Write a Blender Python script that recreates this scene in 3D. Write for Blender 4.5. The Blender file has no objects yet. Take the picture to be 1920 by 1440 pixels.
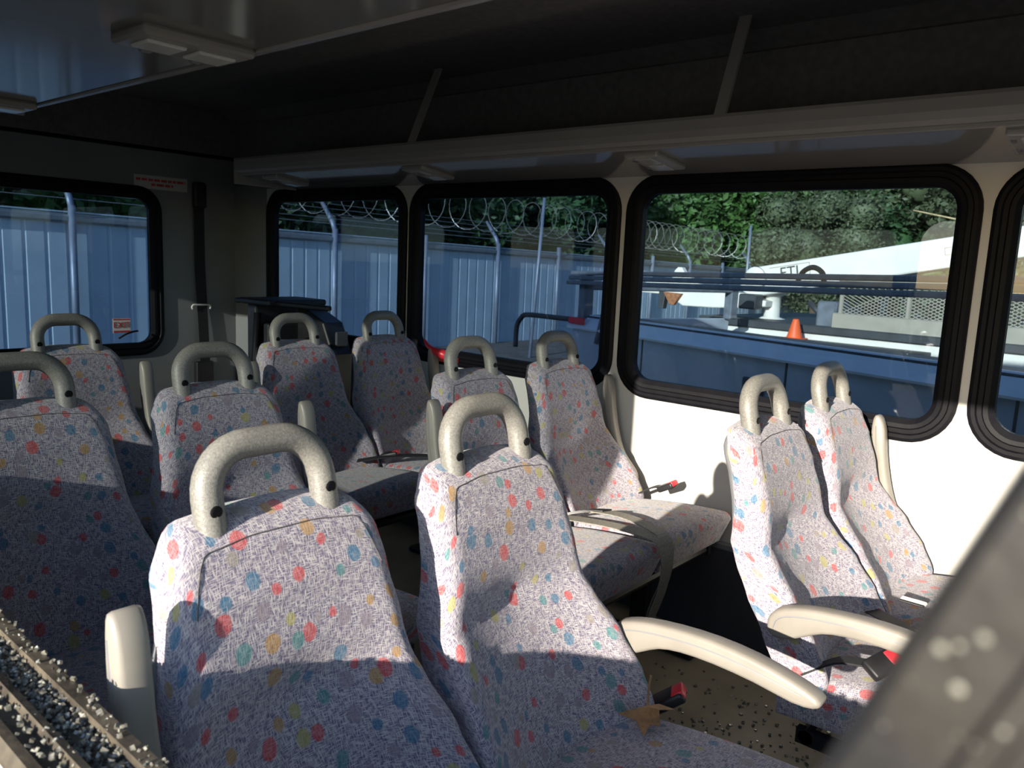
import bpy, bmesh, math, random
from mathutils import Vector, Matrix, noise
R = math.radians
rnd = random.Random(7)
S = bpy.context.scene
COL = S.collection

# ------------------------------------------------------------------ camera
CZ = 1.29                                       # eye height above the bus floor
yaw, pitch, roll = R(49.722), R(8.879), R(-2.509)
fw = Vector((-math.cos(yaw) * math.cos(pitch), math.sin(yaw) * math.cos(pitch), -math.sin(pitch)))
rt = fw.cross(Vector((0, 0, 1))).normalized()
dn = fw.cross(rt)
r2 = rt * math.cos(roll) + dn * math.sin(roll)
d2 = -rt * math.sin(roll) + dn * math.cos(roll)
cam_data = bpy.data.cameras.new('camera')
cam = bpy.data.objects.new('camera', cam_data)
COL.objects.link(cam)
M = Matrix((r2, -d2, -fw)).transposed().to_4x4()
M.translation = (0, 0, CZ)
cam.matrix_world = M
cam_data.sensor_width = 36
cam_data.lens = 36 * 1488 / 1920
cam_data.clip_start = 0.02
cam_data.clip_end = 500
cam_data.dof.use_dof = True
cam_data.dof.focus_distance = 1.9
cam_data.dof.aperture_fstop = 9
S.camera = cam

# ------------------------------------------------------------------ world, sun, exposure
SUN_DIR = Vector((0.15, -1.0, 0.288)).normalized()     # towards the sun
world = bpy.data.worlds.new('sky')
S.world = world
world.use_nodes = True
wn = world.node_tree.nodes
bg = wn['Background']
sky = wn.new('ShaderNodeTexSky')
sky.sky_type = 'NISHITA'
sky.sun_disc = False
sky.sun_elevation = math.asin(SUN_DIR.z)
sky.sun_rotation = math.atan2(SUN_DIR.x, SUN_DIR.y)
sky.air_density = 0.8
sky.dust_density = 0.3
world.node_tree.links.new(sky.outputs[0], bg.inputs[0])
bg.inputs[1].default_value = 0.27
sd = bpy.data.lights.new('sun', 'SUN')
sd.energy = 9.0
sd.angle = R(0.55)
sd.color = (1.0, 0.91, 0.77)
so = bpy.data.objects.new('sun', sd)
COL.objects.link(so)
so.rotation_euler = SUN_DIR.to_track_quat('Z', 'Y').to_euler()
so.location = (3, -8, 6)
vs = S.view_settings
vs.view_transform = 'Standard'
vs.look = 'None'
vs.gamma = 1
vs.use_curve_mapping = False
vs.exposure = 0.40


# ------------------------------------------------------------------ materials
def nodes(m):
    m.use_nodes = True
    nt = m.node_tree
    return nt, nt.nodes['Principled BSDF'], nt.nodes, nt.links


def mat(name, col, rough=0.5, metal=0.0, var=0.0, vscale=6.0, bump=0.0, bscale=200.0, spec=0.5, col2=None):
    m = bpy.data.materials.new(name)
    nt, b, N, L = nodes(m)
    b.inputs['Base Color'].default_value = (*col, 1)
    b.inputs['Roughness'].default_value = rough
    b.inputs['Metallic'].default_value = metal
    b.inputs['Specular IOR Level'].default_value = spec
    tc = N.new('ShaderNodeTexCoord')
    if var > 0 or col2:
        n = N.new('ShaderNodeTexNoise')
        n.inputs['Scale'].default_value = vscale
        n.inputs['Detail'].default_value = 6
        L.new(tc.outputs['Object'], n.inputs['Vector'])
        r = N.new('ShaderNodeValToRGB')
        r.color_ramp.elements[0].position = 0.35
        r.color_ramp.elements[1].position = 0.68
        c2 = col2 if col2 else tuple(min(1, c * (1 + var)) for c in col)
        c1 = col if col2 else tuple(c * (1 - var) for c in col)
        r.color_ramp.elements[0].color = (*c1, 1)
        r.color_ramp.elements[1].color = (*c2, 1)
        L.new(n.outputs['Fac'], r.inputs['Fac'])
        L.new(r.outputs['Color'], b.inputs['Base Color'])
    if bump > 0:
        n2 = N.new('ShaderNodeTexNoise')
        n2.inputs['Scale'].default_value = bscale
        n2.inputs['Detail'].default_value = 3
        L.new(tc.outputs['Object'], n2.inputs['Vector'])
        bp = N.new('ShaderNodeBump')
        bp.inputs['Strength'].default_value = bump
        bp.inputs['Distance'].default_value = 0.002
        L.new(n2.outputs['Fac'], bp.inputs['Height'])
        L.new(bp.outputs['Normal'], b.inputs['Normal'])
    return m


def fabric(name):
    """woven upholstery: pale threads over a slate violet ground, with printed dots of several colours"""
    m = bpy.data.materials.new(name)
    nt, b, N, L = nodes(m)
    b.inputs['Roughness'].default_value = 0.9
    b.inputs['Specular IOR Level'].default_value = 0.15
    b.inputs['Sheen Weight'].default_value = 0.25
    tc = N.new('ShaderNodeTexCoord')
    oi = N.new('ShaderNodeObjectInfo')
    off = N.new('ShaderNodeVectorMath'); off.operation = 'SCALE'
    off.inputs[0].default_value = (3.1, 7.7, 5.3)
    L.new(oi.outputs['Random'], off.inputs['Scale'])
    add = N.new('ShaderNodeVectorMath'); add.operation = 'ADD'
    L.new(tc.outputs['UV'], add.inputs[0]); L.new(off.outputs[0], add.inputs[1])

    def hatch(rot, sc, lo, hi):
        mp = N.new('ShaderNodeMapping')
        mp.inputs['Rotation'].default_value = (0, 0, rot)
        mp.inputs['Scale'].default_value = sc
        L.new(add.outputs[0], mp.inputs['Vector'])
        n = N.new('ShaderNodeTexNoise')
        n.noise_dimensions = '2D'
        n.inputs['Scale'].default_value = 1.0
        n.inputs['Detail'].default_value = 0.6
        L.new(mp.outputs[0], n.inputs['Vector'])
        mr = N.new('ShaderNodeMapRange')
        mr.inputs['From Min'].default_value = lo
        mr.inputs['From Max'].default_value = hi
        L.new(n.outputs['Fac'], mr.inputs['Value'])
        return mr
    h1 = hatch(R(19), (820, 85, 1), 0.46, 0.66)
    h2 = hatch(R(-11), (85, 820, 1), 0.46, 0.66)
    mx = N.new('ShaderNodeMath'); mx.operation = 'MAXIMUM'
    L.new(h1.outputs[0], mx.inputs[0]); L.new(h2.outputs[0], mx.inputs[1])
    base = N.new('ShaderNodeMix'); base.data_type = 'RGBA'
    base.inputs['A'].default_value = (0.125, 0.11, 0.185, 1)
    base.inputs['B'].default_value = (0.51, 0.47, 0.475, 1)
    L.new(mx.outputs[0], base.inputs['Factor'])
    # dots
    mp = N.new('ShaderNodeMapping')
    mp.inputs['Scale'].default_value = (25, 21, 1)
    L.new(add.outputs[0], mp.inputs['Vector'])
    wob = N.new('ShaderNodeTexNoise'); wob.inputs['Scale'].default_value = 2.0
    L.new(mp.outputs[0], wob.inputs['Vector'])
    wsc = N.new('ShaderNodeVectorMath'); wsc.operation = 'SCALE'; wsc.inputs['Scale'].default_value = 0.10
    L.new(wob.outputs['Color'], wsc.inputs[0])
    wad = N.new('ShaderNodeVectorMath'); wad.operation = 'ADD'
    L.new(mp.outputs[0], wad.inputs[0]); L.new(wsc.outputs[0], wad.inputs[1])
    v = N.new('ShaderNodeTexVoronoi')
    v.voronoi_dimensions = '2D'
    v.inputs['Scale'].default_value = 1.0
    v.inputs['Randomness'].default_value = 0.85
    L.new(wad.outputs[0], v.inputs['Vector'])
    sep = N.new('ShaderNodeSeparateColor')
    L.new(v.outputs['Color'], sep.inputs[0])
    rad = N.new('ShaderNodeMapRange')
    rad.inputs['To Min'].default_value = 0.17; rad.inputs['To Max'].default_value = 0.33
    L.new(sep.outputs[1], rad.inputs['Value'])
    sub = N.new('ShaderNodeMath'); sub.operation = 'SUBTRACT'
    L.new(rad.outputs[0], sub.inputs[0]); L.new(v.outputs['Distance'], sub.inputs[1])
    edge = N.new('ShaderNodeMapRange')
    edge.inputs['From Min'].default_value = 0.0; edge.inputs['From Max'].default_value = 0.05
    L.new(sub.outputs[0], edge.inputs['Value'])
    ramp = N.new('ShaderNodeValToRGB'); ramp.color_ramp.interpolation = 'CONSTANT'
    cols = [(0.0, (.46, .050, .055)), (0.24, (.030, .135, .24)), (0.47, (.33, .30, .09)), (0.59, (.22, .18, .22)),
            (0.74, (.055, .20, .21)), (0.83, (.36, .20, .055)), (0.91, (.25, .22, .19))]
    els = ramp.color_ramp.elements
    els[0].position, els[0].color = cols[0][0], (*cols[0][1], 1)
    els[1].position, els[1].color = cols[1][0], (*cols[1][1], 1)
    for p, c in cols[2:]:
        e = els.new(p); e.color = (*c, 1)
    L.new(sep.outputs[0], ramp.inputs['Fac'])
    thr = N.new('ShaderNodeMix'); thr.data_type = 'RGBA'          # pale threads run over the dots too
    thr.inputs['B'].default_value = (0.62, 0.58, 0.58, 1)
    fth = N.new('ShaderNodeMath'); fth.operation = 'MULTIPLY'; fth.inputs[1].default_value = 0.22
    L.new(mx.outputs[0], fth.inputs[0]); L.new(fth.outputs[0], thr.inputs['Factor'])
    L.new(ramp.outputs['Color'], thr.inputs['A'])
    dm = N.new('ShaderNodeMix'); dm.data_type = 'RGBA'
    ef = N.new('ShaderNodeMath'); ef.operation = 'MULTIPLY'; ef.inputs[1].default_value = 0.9
    L.new(edge.outputs[0], ef.inputs[0])
    L.new(ef.outputs[0], dm.inputs['Factor'])
    L.new(base.outputs['Result'], dm.inputs['A']); L.new(thr.outputs['Result'], dm.inputs['B'])
    L.new(dm.outputs['Result'], b.inputs['Base Color'])
    bp = N.new('ShaderNodeBump'); bp.inputs['Strength'].default_value = 0.35; bp.inputs['Distance'].default_value = 0.001
    L.new(mx.outputs[0], bp.inputs['Height']); L.new(bp.outputs['Normal'], b.inputs['Normal'])
    return m


def glass(name, tint, ior=1.45, rough=0.0):
    m = bpy.data.materials.new(name)
    m.use_nodes = True
    nt = m.node_tree; N = nt.nodes; L = nt.links
    N.clear()
    out = N.new('ShaderNodeOutputMaterial')
    tr = N.new('ShaderNodeBsdfTransparent'); tr.inputs[0].default_value = (*tint, 1)
    gl = N.new('ShaderNodeBsdfGlossy'); gl.inputs['Roughness'].default_value = rough
    fr = N.new('ShaderNodeFresnel')
    ge = N.new('ShaderNodeNewGeometry')                      # thin pane: the same reflectance on both faces
    io = N.new('ShaderNodeMapRange')
    io.inputs['To Min'].default_value = ior; io.inputs['To Max'].default_value = 1 / ior
    L.new(ge.outputs['Backfacing'], io.inputs['Value']); L.new(io.outputs[0], fr.inputs['IOR'])
    mx = N.new('ShaderNodeMixShader')
    L.new(fr.outputs[0], mx.inputs[0]); L.new(tr.outputs[0], mx.inputs[1]); L.new(gl.outputs[0], mx.inputs[2])
    L.new(mx.outputs[0], out.inputs[0])
    return m


MT = dict(
    fabric=fabric('dotted_fabric'),
    handle=mat('grey_speckled_plastic', (.18, .174, .158), .42, var=.22, vscale=300, bump=.25, bscale=600),
    arm=mat('warm_grey_plastic', (.25, .23, .20), .42, var=.06, vscale=20),
    shell=mat('grey_shell_plastic', (.20, .205, .22), .4, var=.08),
    black=mat('black_rubber', (.004, .004, .006), .55, var=.25, vscale=30, spec=.15),
    blackm=mat('black_painted_metal', (.012, .012, .014), .45, var=.3, vscale=15),
    dusty=mat('dusty_black_metal', (.006, .006, .008), .5, col2=(.026, .022, .017), vscale=25, bump=.3, bscale=90),
    sill=mat('dusty_bronze_aluminium', (.045, .038, .030), .42, metal=.15, col2=(.15, .125, .09), vscale=22, bump=.3, bscale=150),
    wall=mat('cream_panel', (.56, .55, .515), .42, var=.03, vscale=3),
    rearwall=mat('grey_rear_panel', (.21, .215, .22), .6, var=.06, vscale=5),
    kick=mat('dark_grey_kick_panel', (.055, .057, .065), .6, var=.15),
    cloth=mat('charcoal_headliner', (.17, .158, .155), .95, var=.12, vscale=40, bump=.3, bscale=500),
    rack=mat('glossy_rack_plastic_shaded', (.155, .147, .138), .10, var=.04, vscale=4),  # near rack: darker copy, its dimmer light put into the colour
    rackf=mat('polished_rack_plastic_lit', (.27, .255, .235), .07, var=.04, vscale=4, spec=1.0),  # far rack: lighter copy, stronger bounce light put into the colour
    rackfe=mat('grey_rack_trim_lit', (.38, .355, .325), .28, var=.04, vscale=4),  # far rack's lip and trim, coloured lighter to stand for bounce light
    rackedge=mat('grey_rack_trim_shaded', (.24, .222, .20), .25, var=.05),  # near rack's lip and trim, the darker copy for its shade
    floor=mat('brown_grey_rubber_floor', (.25, .21, .145), .5, col2=(.37, .31, .22), vscale=5, bump=.25, bscale=300),
    web=mat('grey_belt_webbing', (.23, .215, .18), .6, var=.2, vscale=150),
    webb=mat('black_belt_webbing', (.015, .015, .018), .7, var=.2, vscale=150),
    red=mat('red_button_plastic', (.70, .03, .045), .35, var=.1),
    white=mat('white_print', (.75, .75, .72), .5, var=.03),
    redprint=mat('red_print', (.55, .06, .05), .5, var=.08),
    chrome=mat('bright_metal', (.75, .75, .74), .25, metal=1, var=.05),
    lens=mat('reading_light_lens', (.55, .54, .50), .12, var=.05),
    stitch=mat('grey_stitching', (.10, .09, .09), .8, var=.1),
    glass=glass('tinted_glass', (.42, .50, .59)),
    glassw=glass('tinted_glass_hazed', (.54, .62, .68)),  # same glass; lighter tint stands in for haze and viewing angle
    glassn=glass('tinted_glass_sun_side', (.47, .50, .51)),
    shard=mat('broken_glass_bits', (.20, .19, .155), .12, var=.7, vscale=160, spec=.9),
    leafdry=mat('dry_brown_leaf', (.28, .15, .06), .7, var=.3, vscale=60),
    asphalt=mat('yard_gravel', (.12, .115, .105), .9, var=.25, vscale=3),
    fence=mat('pale_blue_steel_sheet', (.40, .51, .60), .45, var=.06, vscale=2),
    post=mat('galvanised_steel', (.19, .23, .30), .45, metal=.3, var=.12),
    wire=mat('galvanised_wire', (.34, .35, .34), .4, metal=.6, var=.1),
    truck=mat('slate_blue_truck_paint', (.40, .45, .51), .32, var=.08),
    truckl=mat('truck_edge_sky_lit', (.68, .74, .80), .35, var=.05),  # truck paint lightened: sky light on the sloped flange put into the colour
    twhite=mat('white_truck_paint', (.78, .75, .68), .4, var=.04),
    tdark=mat('dark_grey_truck_metal', (.045, .05, .055), .5, var=.2),
    trail=mat('blue_grey_rack_rail', (.15, .17, .20), .35, var=.2, vscale=12),
    rust=mat('rusty_casting', (.30, .12, .05), .7, var=.3, vscale=30),
    orange=mat('orange_cone_plastic', (.85, .13, .03), .5, var=.08),
    bark=mat('brown_bark', (.10, .075, .05), .9, var=.3, vscale=15),
    twig=mat('pale_dry_twig', (.50, .38, .20), .8, var=.2, vscale=15),
    leafa=mat('mid_green_leaves', (.055, .13, .03), .6, var=.45, vscale=1.2),
    leafb=mat('dark_green_leaves', (.035, .085, .03), .6, var=.4, vscale=1.5),
    leafc=mat('grey_green_leaves', (.075, .10, .05), .6, var=.35, vscale=1.5),
    mesh=mat('expanded_metal_mesh', (.36, .33, .27), .5, metal=.2, var=.1),
)


# ------------------------------------------------------------------ mesh helpers
def link(o, parent=None):
    COL.objects.link(o)
    if parent is not None:
        o.parent = parent
    return o


def mk(name, vf, m, parent=None, smooth=False, loc=None, rot=None):
    """one mesh object from (verts, faces) or from an existing mesh"""
    if isinstance(vf, bpy.types.Mesh):
        me = vf
    else:
        me = bpy.data.meshes.new(name)
        me.from_pydata([tuple(v) for v in vf[0]], [], vf[1])
        me.validate()
        bm = bmesh.new(); bm.from_mesh(me)
        bmesh.ops.recalc_face_normals(bm, faces=bm.faces)
        bm.to_mesh(me); bm.free()
        me.materials.append(MT[m])
        if len(vf) > 2:
            uv = me.uv_layers.new(name='UVMap')
            for lp in me.loops:
                uv.data[lp.index].uv = vf[2][lp.vertex_index]
        if smooth:
            me.shade_smooth()
    o = bpy.data.objects.new(name, me)
    link(o, parent)
    if loc is not None:
        o.location = loc
    if rot is not None:
        o.rotation_euler = rot
    return o


def tag(o, label, cat, group=None):
    o['label'] = label
    o['category'] = cat
    if group:
        o['group'] = group
    return o


def struct(o, label=None):
    o['kind'] = 'structure'
    if label:
        o['label'] = label
    return o


def empty(name, loc=(0, 0, 0), rot=(0, 0, 0)):
    o = bpy.data.objects.new(name, None)
    o.empty_display_size = 0.1
    o.location = loc
    o.rotation_euler = rot
    link(o)
    return o


def join(*parts):
    V, F = [], []
    for v, f in parts:
        n = len(V)
        V += [Vector(p) for p in v]
        F += [tuple(i + n for i in q) for q in f]
    return V, F


def box(x0, x1, y0, y1, z0, z1):
    V = [(x0, y0, z0), (x1, y0, z0), (x1, y1, z0), (x0, y1, z0), (x0, y0, z1), (x1, y0, z1), (x1, y1, z1), (x0, y1, z1)]
    return V, [(0, 3, 2, 1), (4, 5, 6, 7), (0, 1, 5, 4), (1, 2, 6, 5), (2, 3, 7, 6), (3, 0, 4, 7)]


def rbox(x0, x1, y0, y1, z0, z1, r=0.01, seg=2):
    bm = bmesh.new()
    V, F = box(x0, x1, y0, y1, z0, z1)
    vs_ = [bm.verts.new(v) for v in V]
    for f in F:
        bm.faces.new([vs_[i] for i in f])
    bmesh.ops.bevel(bm, geom=list(bm.edges), offset=r, segments=seg, profile=0.5, affect='EDGES')
    bm.verts.index_update()
    out = ([v.co.copy() for v in bm.verts], [tuple(v.index for v in f.verts) for f in bm.faces])
    bm.free()
    return out


def xf(vf, mtx):
    return [mtx @ Vector(v) for v in vf[0]], vf[1]


def tube(path, r, seg=10, closed=False, cap=True):
    P = [Vector(p) for p in path]
    n = len(P)
    rr = r if isinstance(r, (list, tuple)) else [r] * n
    V, F = [], []
    up = None
    for i in range(n):
        if closed:
            t = (P[(i + 1) % n] - P[i - 1]).normalized()
        else:
            t = (P[min(i + 1, n - 1)] - P[max(i - 1, 0)]).normalized()
        if up is None:
            a = Vector((0, 0, 1)) if abs(t.z) < 0.9 else Vector((1, 0, 0))
            up = (a - t * a.dot(t)).normalized()
        else:
            up = (up - t * up.dot(t)).normalized()
        s = t.cross(up)
        for k in range(seg):
            a = 2 * math.pi * k / seg
            V.append(P[i] + (up * math.cos(a) + s * math.sin(a)) * rr[i])
    m = n if closed else n - 1
    for i in range(m):
        j = (i + 1) % n
        for k in range(seg):
            l = (k + 1) % seg
            F.append((i * seg + k, i * seg + l, j * seg + l, j * seg + k))
    if cap and not closed:
        F.append(tuple(range(seg))[::-1])
        F.append(tuple((n - 1) * seg + k for k in range(seg)))
    return V, F


def ribbon(path, side, w, t):
    """flat strap: path points, side direction, width, thickness"""
    P = [Vector(p) for p in path]
    s = Vector(side).normalized() * w * 0.5
    V, F = [], []
    n = len(P)
    for i in range(n):
        tg = (P[min(i + 1, n - 1)] - P[max(i - 1, 0)]).normalized()
        nn = tg.cross(s).normalized() * t * 0.5
        V += [P[i] - s - nn, P[i] + s - nn, P[i] + s + nn, P[i] - s + nn]
    for i in range(n - 1):
        a, b = i * 4, i * 4 + 4
        for k in range(4):
            l = (k + 1) % 4
            F.append((a + k, a + l, b + l, b + k))
    F.append((3, 2, 1, 0)); F.append(tuple((n - 1) * 4 + k for k in range(4)))
    return V, F


def smooth_path(P, n=6):
    P = [Vector(p) for p in P]
    out = []
    for i in range(len(P) - 1):
        p0, p1, p2, p3 = P[max(i - 1, 0)], P[i], P[i + 1], P[min(i + 2, len(P) - 1)]
        for k in range(n):
            t = k / n
            out.append(0.5 * ((2 * p1) + (p2 - p0) * t + (2 * p0 - 5 * p1 + 4 * p2 - p3) * t * t + (3 * p1 - p0 - 3 * p2 + p3) * t ** 3))
    out.append(P[-1])
    return out


def lathe(prof, seg=16, axis='z'):
    V, F = [], []
    for r, z in prof:
        for k in range(seg):
            a = 2 * math.pi * k / seg
            V.append((r * math.cos(a), r * math.sin(a), z))
    n = len(prof)
    for i in range(n - 1):
        for k in range(seg):
            l = (k + 1) % seg
            F.append((i * seg + k, i * seg + l, (i + 1) * seg + l, (i + 1) * seg + k))
    F.append(tuple(range(seg))[::-1]); F.append(tuple((n - 1) * seg + k for k in range(seg)))
    if axis == 'x':
        V = [(z, x, y) for x, y, z in V]
    if axis == 'y':
        V = [(x, z, y) for x, y, z in V]
    return V, F


def extrude(outline, y0, y1, bev=0.0):
    """outline of (x, z) points, extruded along y, with an optional chamfered rim"""
    n = len(outline)
    c = Vector((sum(p[0] for p in outline) / n, sum(p[1] for p in outline) / n))

    def inset(d):
        out = []
        for i in range(n):
            a, b, e = Vector(outline[i - 1]), Vector(outline[i]), Vector(outline[(i + 1) % n])
            t = (e - a).normalized()
            nn = Vector((-t.y, t.x))
            out.append(b + nn * d)
        return out
    area = sum(outline[i - 1][0] * outline[i][1] - outline[i][0] * outline[i - 1][1] for i in range(n))
    sg = 1 if area > 0 else -1
    rings = []
    if bev > 0:
        rings = [(inset(sg * bev), y0), (inset(sg * bev * .3), y0 + bev * .3), (outline, y0 + bev), (outline, y1 - bev), (inset(sg * bev * .3), y1 - bev * .3), (inset(sg * bev), y1)]
    else:
        rings = [(outline, y0), (outline, y1)]
    V, F = [], []
    for pts, y in rings:
        V += [(p[0], y, p[1]) for p in pts]
    for k in range(len(rings) - 1):
        for i in range(n):
            j = (i + 1) % n
            F.append((k * n + i, k * n + j, (k + 1) * n + j, (k + 1) * n + i))
    F.append(tuple(range(n))); F.append(tuple((len(rings) - 1) * n + i for i in range(n))[::-1])
    return V, F


def pillow(nu, nv, ff, fb):
    """closed cushion from two grids, front ff(u, v) and back fb(u, v), stitched along the border"""
    V, F = [], []
    us = [math.sin(math.pi / 2 * (-1 + 2 * i / nu)) for i in range(nu + 1)]
    vs_ = [0.5 + 0.5 * math.sin(math.pi / 2 * (-1 + 2 * j / nv)) for j in range(nv + 1)]
    for fn in (ff, fb):
        for v in vs_:
            for u in us:
                V.append(Vector(fn(u, v)))
    w = nu + 1
    base = w * (nv + 1)
    for j in range(nv):
        for i in range(nu):
            a = j * w + i
            F.append((a, a + 1, a + w + 1, a + w))
            F.append((base + a, base + a + w, base + a + w + 1, base + a + 1))
    border = [i for i in range(nu + 1)] + [j * w + nu for j in range(1, nv + 1)] + [nv * w + i for i in range(nu - 1, -1, -1)] + [j * w for j in range(nv - 1, 0, -1)]
    for k in range(len(border)):
        a, b = border[k], border[(k + 1) % len(border)]
        F.append((a, base + a, base + b, b))
    UV = [None] * (2 * base)
    mid = nu // 2
    vc = 0.0
    for j in range(nv + 1):
        if j:
            vc += (V[j * w + mid] - V[(j - 1) * w + mid]).length
        for d in (1, -1):
            uc, i = 0.0, mid
            while 0 <= i <= nu:
                if i != mid:
                    uc += d * (V[j * w + i] - V[j * w + i - d]).length
                UV[j * w + i] = (uc, vc)
                i += d
    for k in range(base):
        i, j = k % w, k // w
        th = (V[k] - V[base + k]).length
        e = (1 if i == nu else -1 if i == 0 else us[i] * .8)
        UV[base + k] = (UV[k][0] + e * th, UV[k][1] + (th if j == nv else -th if j == 0 else 0))
    return V, F, UV


def lerp(tab, z):
    if z <= tab[0][0]:
        return tab[0][1]
    for (a, p), (b, q) in zip(tab, tab[1:]):
        if z <= b:
            t = (z - a) / (b - a)
            t = t * t * (3 - 2 * t) * 0.5 + t * 0.5
            return p + (q - p) * t
    return tab[-1][1]


def sstep(t):
    t = max(0, min(1, t))
    return t * t * (3 - 2 * t)


def rrect(x0, x1, z0, z1, r, n=8):
    """rounded rectangle, counter-clockwise, plus the matching points of the plain rectangle's border"""
    pts = []
    for cx, cz, a0 in ((x1 - r, z0 + r, -90), (x1 - r, z1 - r, 0), (x0 + r, z1 - r, 90), (x0 + r, z0 + r, 180)):
        for i in range(n + 1):
            a = R(a0 + 90 * i / n)
            pts.append((cx + r * math.cos(a), cz + r * math.sin(a)))
    return pts


def cellpts(hole, X0, X1, Z0, Z1, r, n=8):
    x0, x1, z0, z1 = hole
    out = []
    half = n / 2
    for k, (sx, sz) in enumerate(((1, -1), (1, 1), (-1, 1), (-1, -1))):
        cx = X1 if sx > 0 else X0
        cz = Z1 if sz > 0 else Z0
        tx = (x1 - r) if sx > 0 else (x0 + r)
        tz = (z1 - r) if sz > 0 else (z0 + r)
        first_h = k in (0, 2)          # arc starts on a horizontal edge
        for i in range(n + 1):
            if i <= half:
                t = i / half
                out.append((tx + (cx - tx) * t, cz) if first_h else (cx, tz + (cz - tz) * t))
            else:
                t = (i - half) / half
                out.append((cx, cz + (tz - cz) * t) if first_h else (cx + (tx - cx) * t, cz))
    return out


def wall_with_holes(cells, z0, z1, r, mp, thick):
    """cells: (X0, X1, hole or None); mp(a, z, depth) to world; depth 0 inside, -thick outside"""
    V, F = [], []
    for X0, X1, hole in cells:
        n0 = len(V)
        if hole is None:
            vv, ff = box(X0, X1, -thick, 0, z0, z1)
            V += [mp(a, z, d) for a, d, z in vv]
            F += [tuple(i + n0 for i in f) for f in ff]
            continue
        h = rrect(*hole, r)
        c = cellpts(hole, X0, X1, z0, z1, r)
        n = len(h)
        for d in (0, -thick):
            V += [mp(a, z, d) for a, z in c]
            V += [mp(a, z, d) for a, z in h]
        for i in range(n):
            j = (i + 1) % n
            F.append((n0 + i, n0 + j, n0 + n + j, n0 + n + i))
            F.append((n0 + 2 * n + i, n0 + 3 * n + i, n0 + 3 * n + j, n0 + 2 * n + j))
            F.append((n0 + n + i, n0 + n + j, n0 + 3 * n + j, n0 + 3 * n + i))
            F.append((n0 + i, n0 + 2 * n + i, n0 + 2 * n + j, n0 + j))
    return V, F


def ring_sweep(hole, r, prof, mp):
    V, F = [], []
    n = None
    for ins, d in prof:
        pts = rrect(hole[0] + ins, hole[1] - ins, hole[2] + ins, hole[3] - ins, max(r - ins, .02))
        n = len(pts)
        V += [mp(a, z, d) for a, z in pts]
    m = len(prof)
    for k in range(m):
        l = (k + 1) % m
        for i in range(n):
            j = (i + 1) % n
            F.append((k * n + i, k * n + j, l * n + j, l * n + i))
    return V, F


def pane_mesh(hole, r, ins, d0, d1, mp):
    pts = rrect(hole[0] + ins, hole[1] - ins, hole[2] + ins, hole[3] - ins, max(r - ins, .02))
    n = len(pts)
    V = [mp(a, z, d0) for a, z in pts] + [mp(a, z, d1) for a, z in pts]
    F = [tuple(range(n)), tuple(range(n, 2 * n))[::-1]] + [(i, (i + 1) % n, n + (i + 1) % n, n + i) for i in range(n)]
    return V, F


# ------------------------------------------------------------------ the bus body
YN, YF, XR, XE = 0.30, 2.52, -4.30, 2.6         # inner faces: near wall, far wall, rear wall, front end
ZW0, ZW1, ZC = 0.34, 1.62, 2.0
far_mp = lambda a, z, d: Vector((a, YF - d, z))
near_mp = lambda a, z, d: Vector((a, YN + d, z))
rear_mp = lambda a, z, d: Vector((XR + d, a, z))
front_mp = lambda a, z, d: Vector((XE - d, a, z))
RAD = 0.125
far_holes = [(-3.96, -2.815, .815, 1.605), (-2.785, -1.648, .815, 1.605), (-1.612, -.478, .815, 1.605), (-.442, .69, .815, 1.605), (.73, 1.87, .815, 1.605)]
near_holes = [(-4.20, -3.445, .815, 1.605), (-3.41, -2.275, .815, 1.605), (-2.24, -1.235, .815, 1.605), (-1.20, .60, .815, 1.605), (.635, 1.60, .815, 1.605)]
rear_hole = (.76, 2.075, .70, 1.585)


def cells_for(holes, a0, a1):
    out, x = [], a0
    for i, h in enumerate(holes):
        e = (h[1] + holes[i + 1][0]) / 2 if i + 1 < len(holes) else h[1] + .02
        out.append((x, e, h)); x = e
    if x < a1:
        out.append((x, a1, None))
    return out


fl = struct(mk('floor', box(XR - .05, XE, YN - .08, YF + .06, -.06, 0), 'floor'))
w = struct(mk('wall_far', wall_with_holes(cells_for(far_holes, XR, XE), ZW0, ZW1, RAD, far_mp, .05), 'wall'))
mk('kick_panel', box(XR, XE, YF - .015, YF + .05, 0, ZW0), 'kick', w)
mk('ledge_strip', rbox(XR, XE, YF - .022, YF + .002, ZW0 - .012, ZW0 + .012, .004, 1), 'shell', w)
mk('upper_panel', box(XR, XE, YF, YF + .05, ZW1, ZC), 'cloth', w)
mk('corner_panel', box(XR, far_holes[0][0] - .012, YF - .004, YF + .002, ZW0, ZW1 + .02), 'rearwall', w)
wall_holes = list(near_holes)
wall_holes[3] = (-1.217, .617, .797, 1.616)          # rough opening a little larger than the broken window's frame
w = struct(mk('wall_near', wall_with_holes(cells_for(wall_holes, XR, XE), ZW0, ZW1, RAD, near_mp, .08), 'wall'))
mk('kick_panel', box(XR, XE, YN - .08, YN + .015, 0, ZW0), 'kick', w)
mk('upper_panel', box(XR, XE, YN - .08, YN, ZW1, ZC), 'cloth', w)
w = struct(mk('wall_rear', wall_with_holes([(YN - .08, YF + .05, rear_hole)], 0, 1.78, RAD, rear_mp, .05), 'rearwall'))
mk('upper_panel', box(XR - .05, XR + .012, YN - .08, YF + .05, 1.80, ZC + .06), 'cloth', w)
mk('seam_strip', box(XR - .05, XR + .006, YN - .08, YF + .05, 1.78, 1.80), 'black', w)
w = struct(mk('wall_front', wall_with_holes([(YN - .08, YF + .05, (.55, 2.27, .75, 1.8))], 0, ZC, RAD, front_mp, .05), 'kick'))
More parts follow.
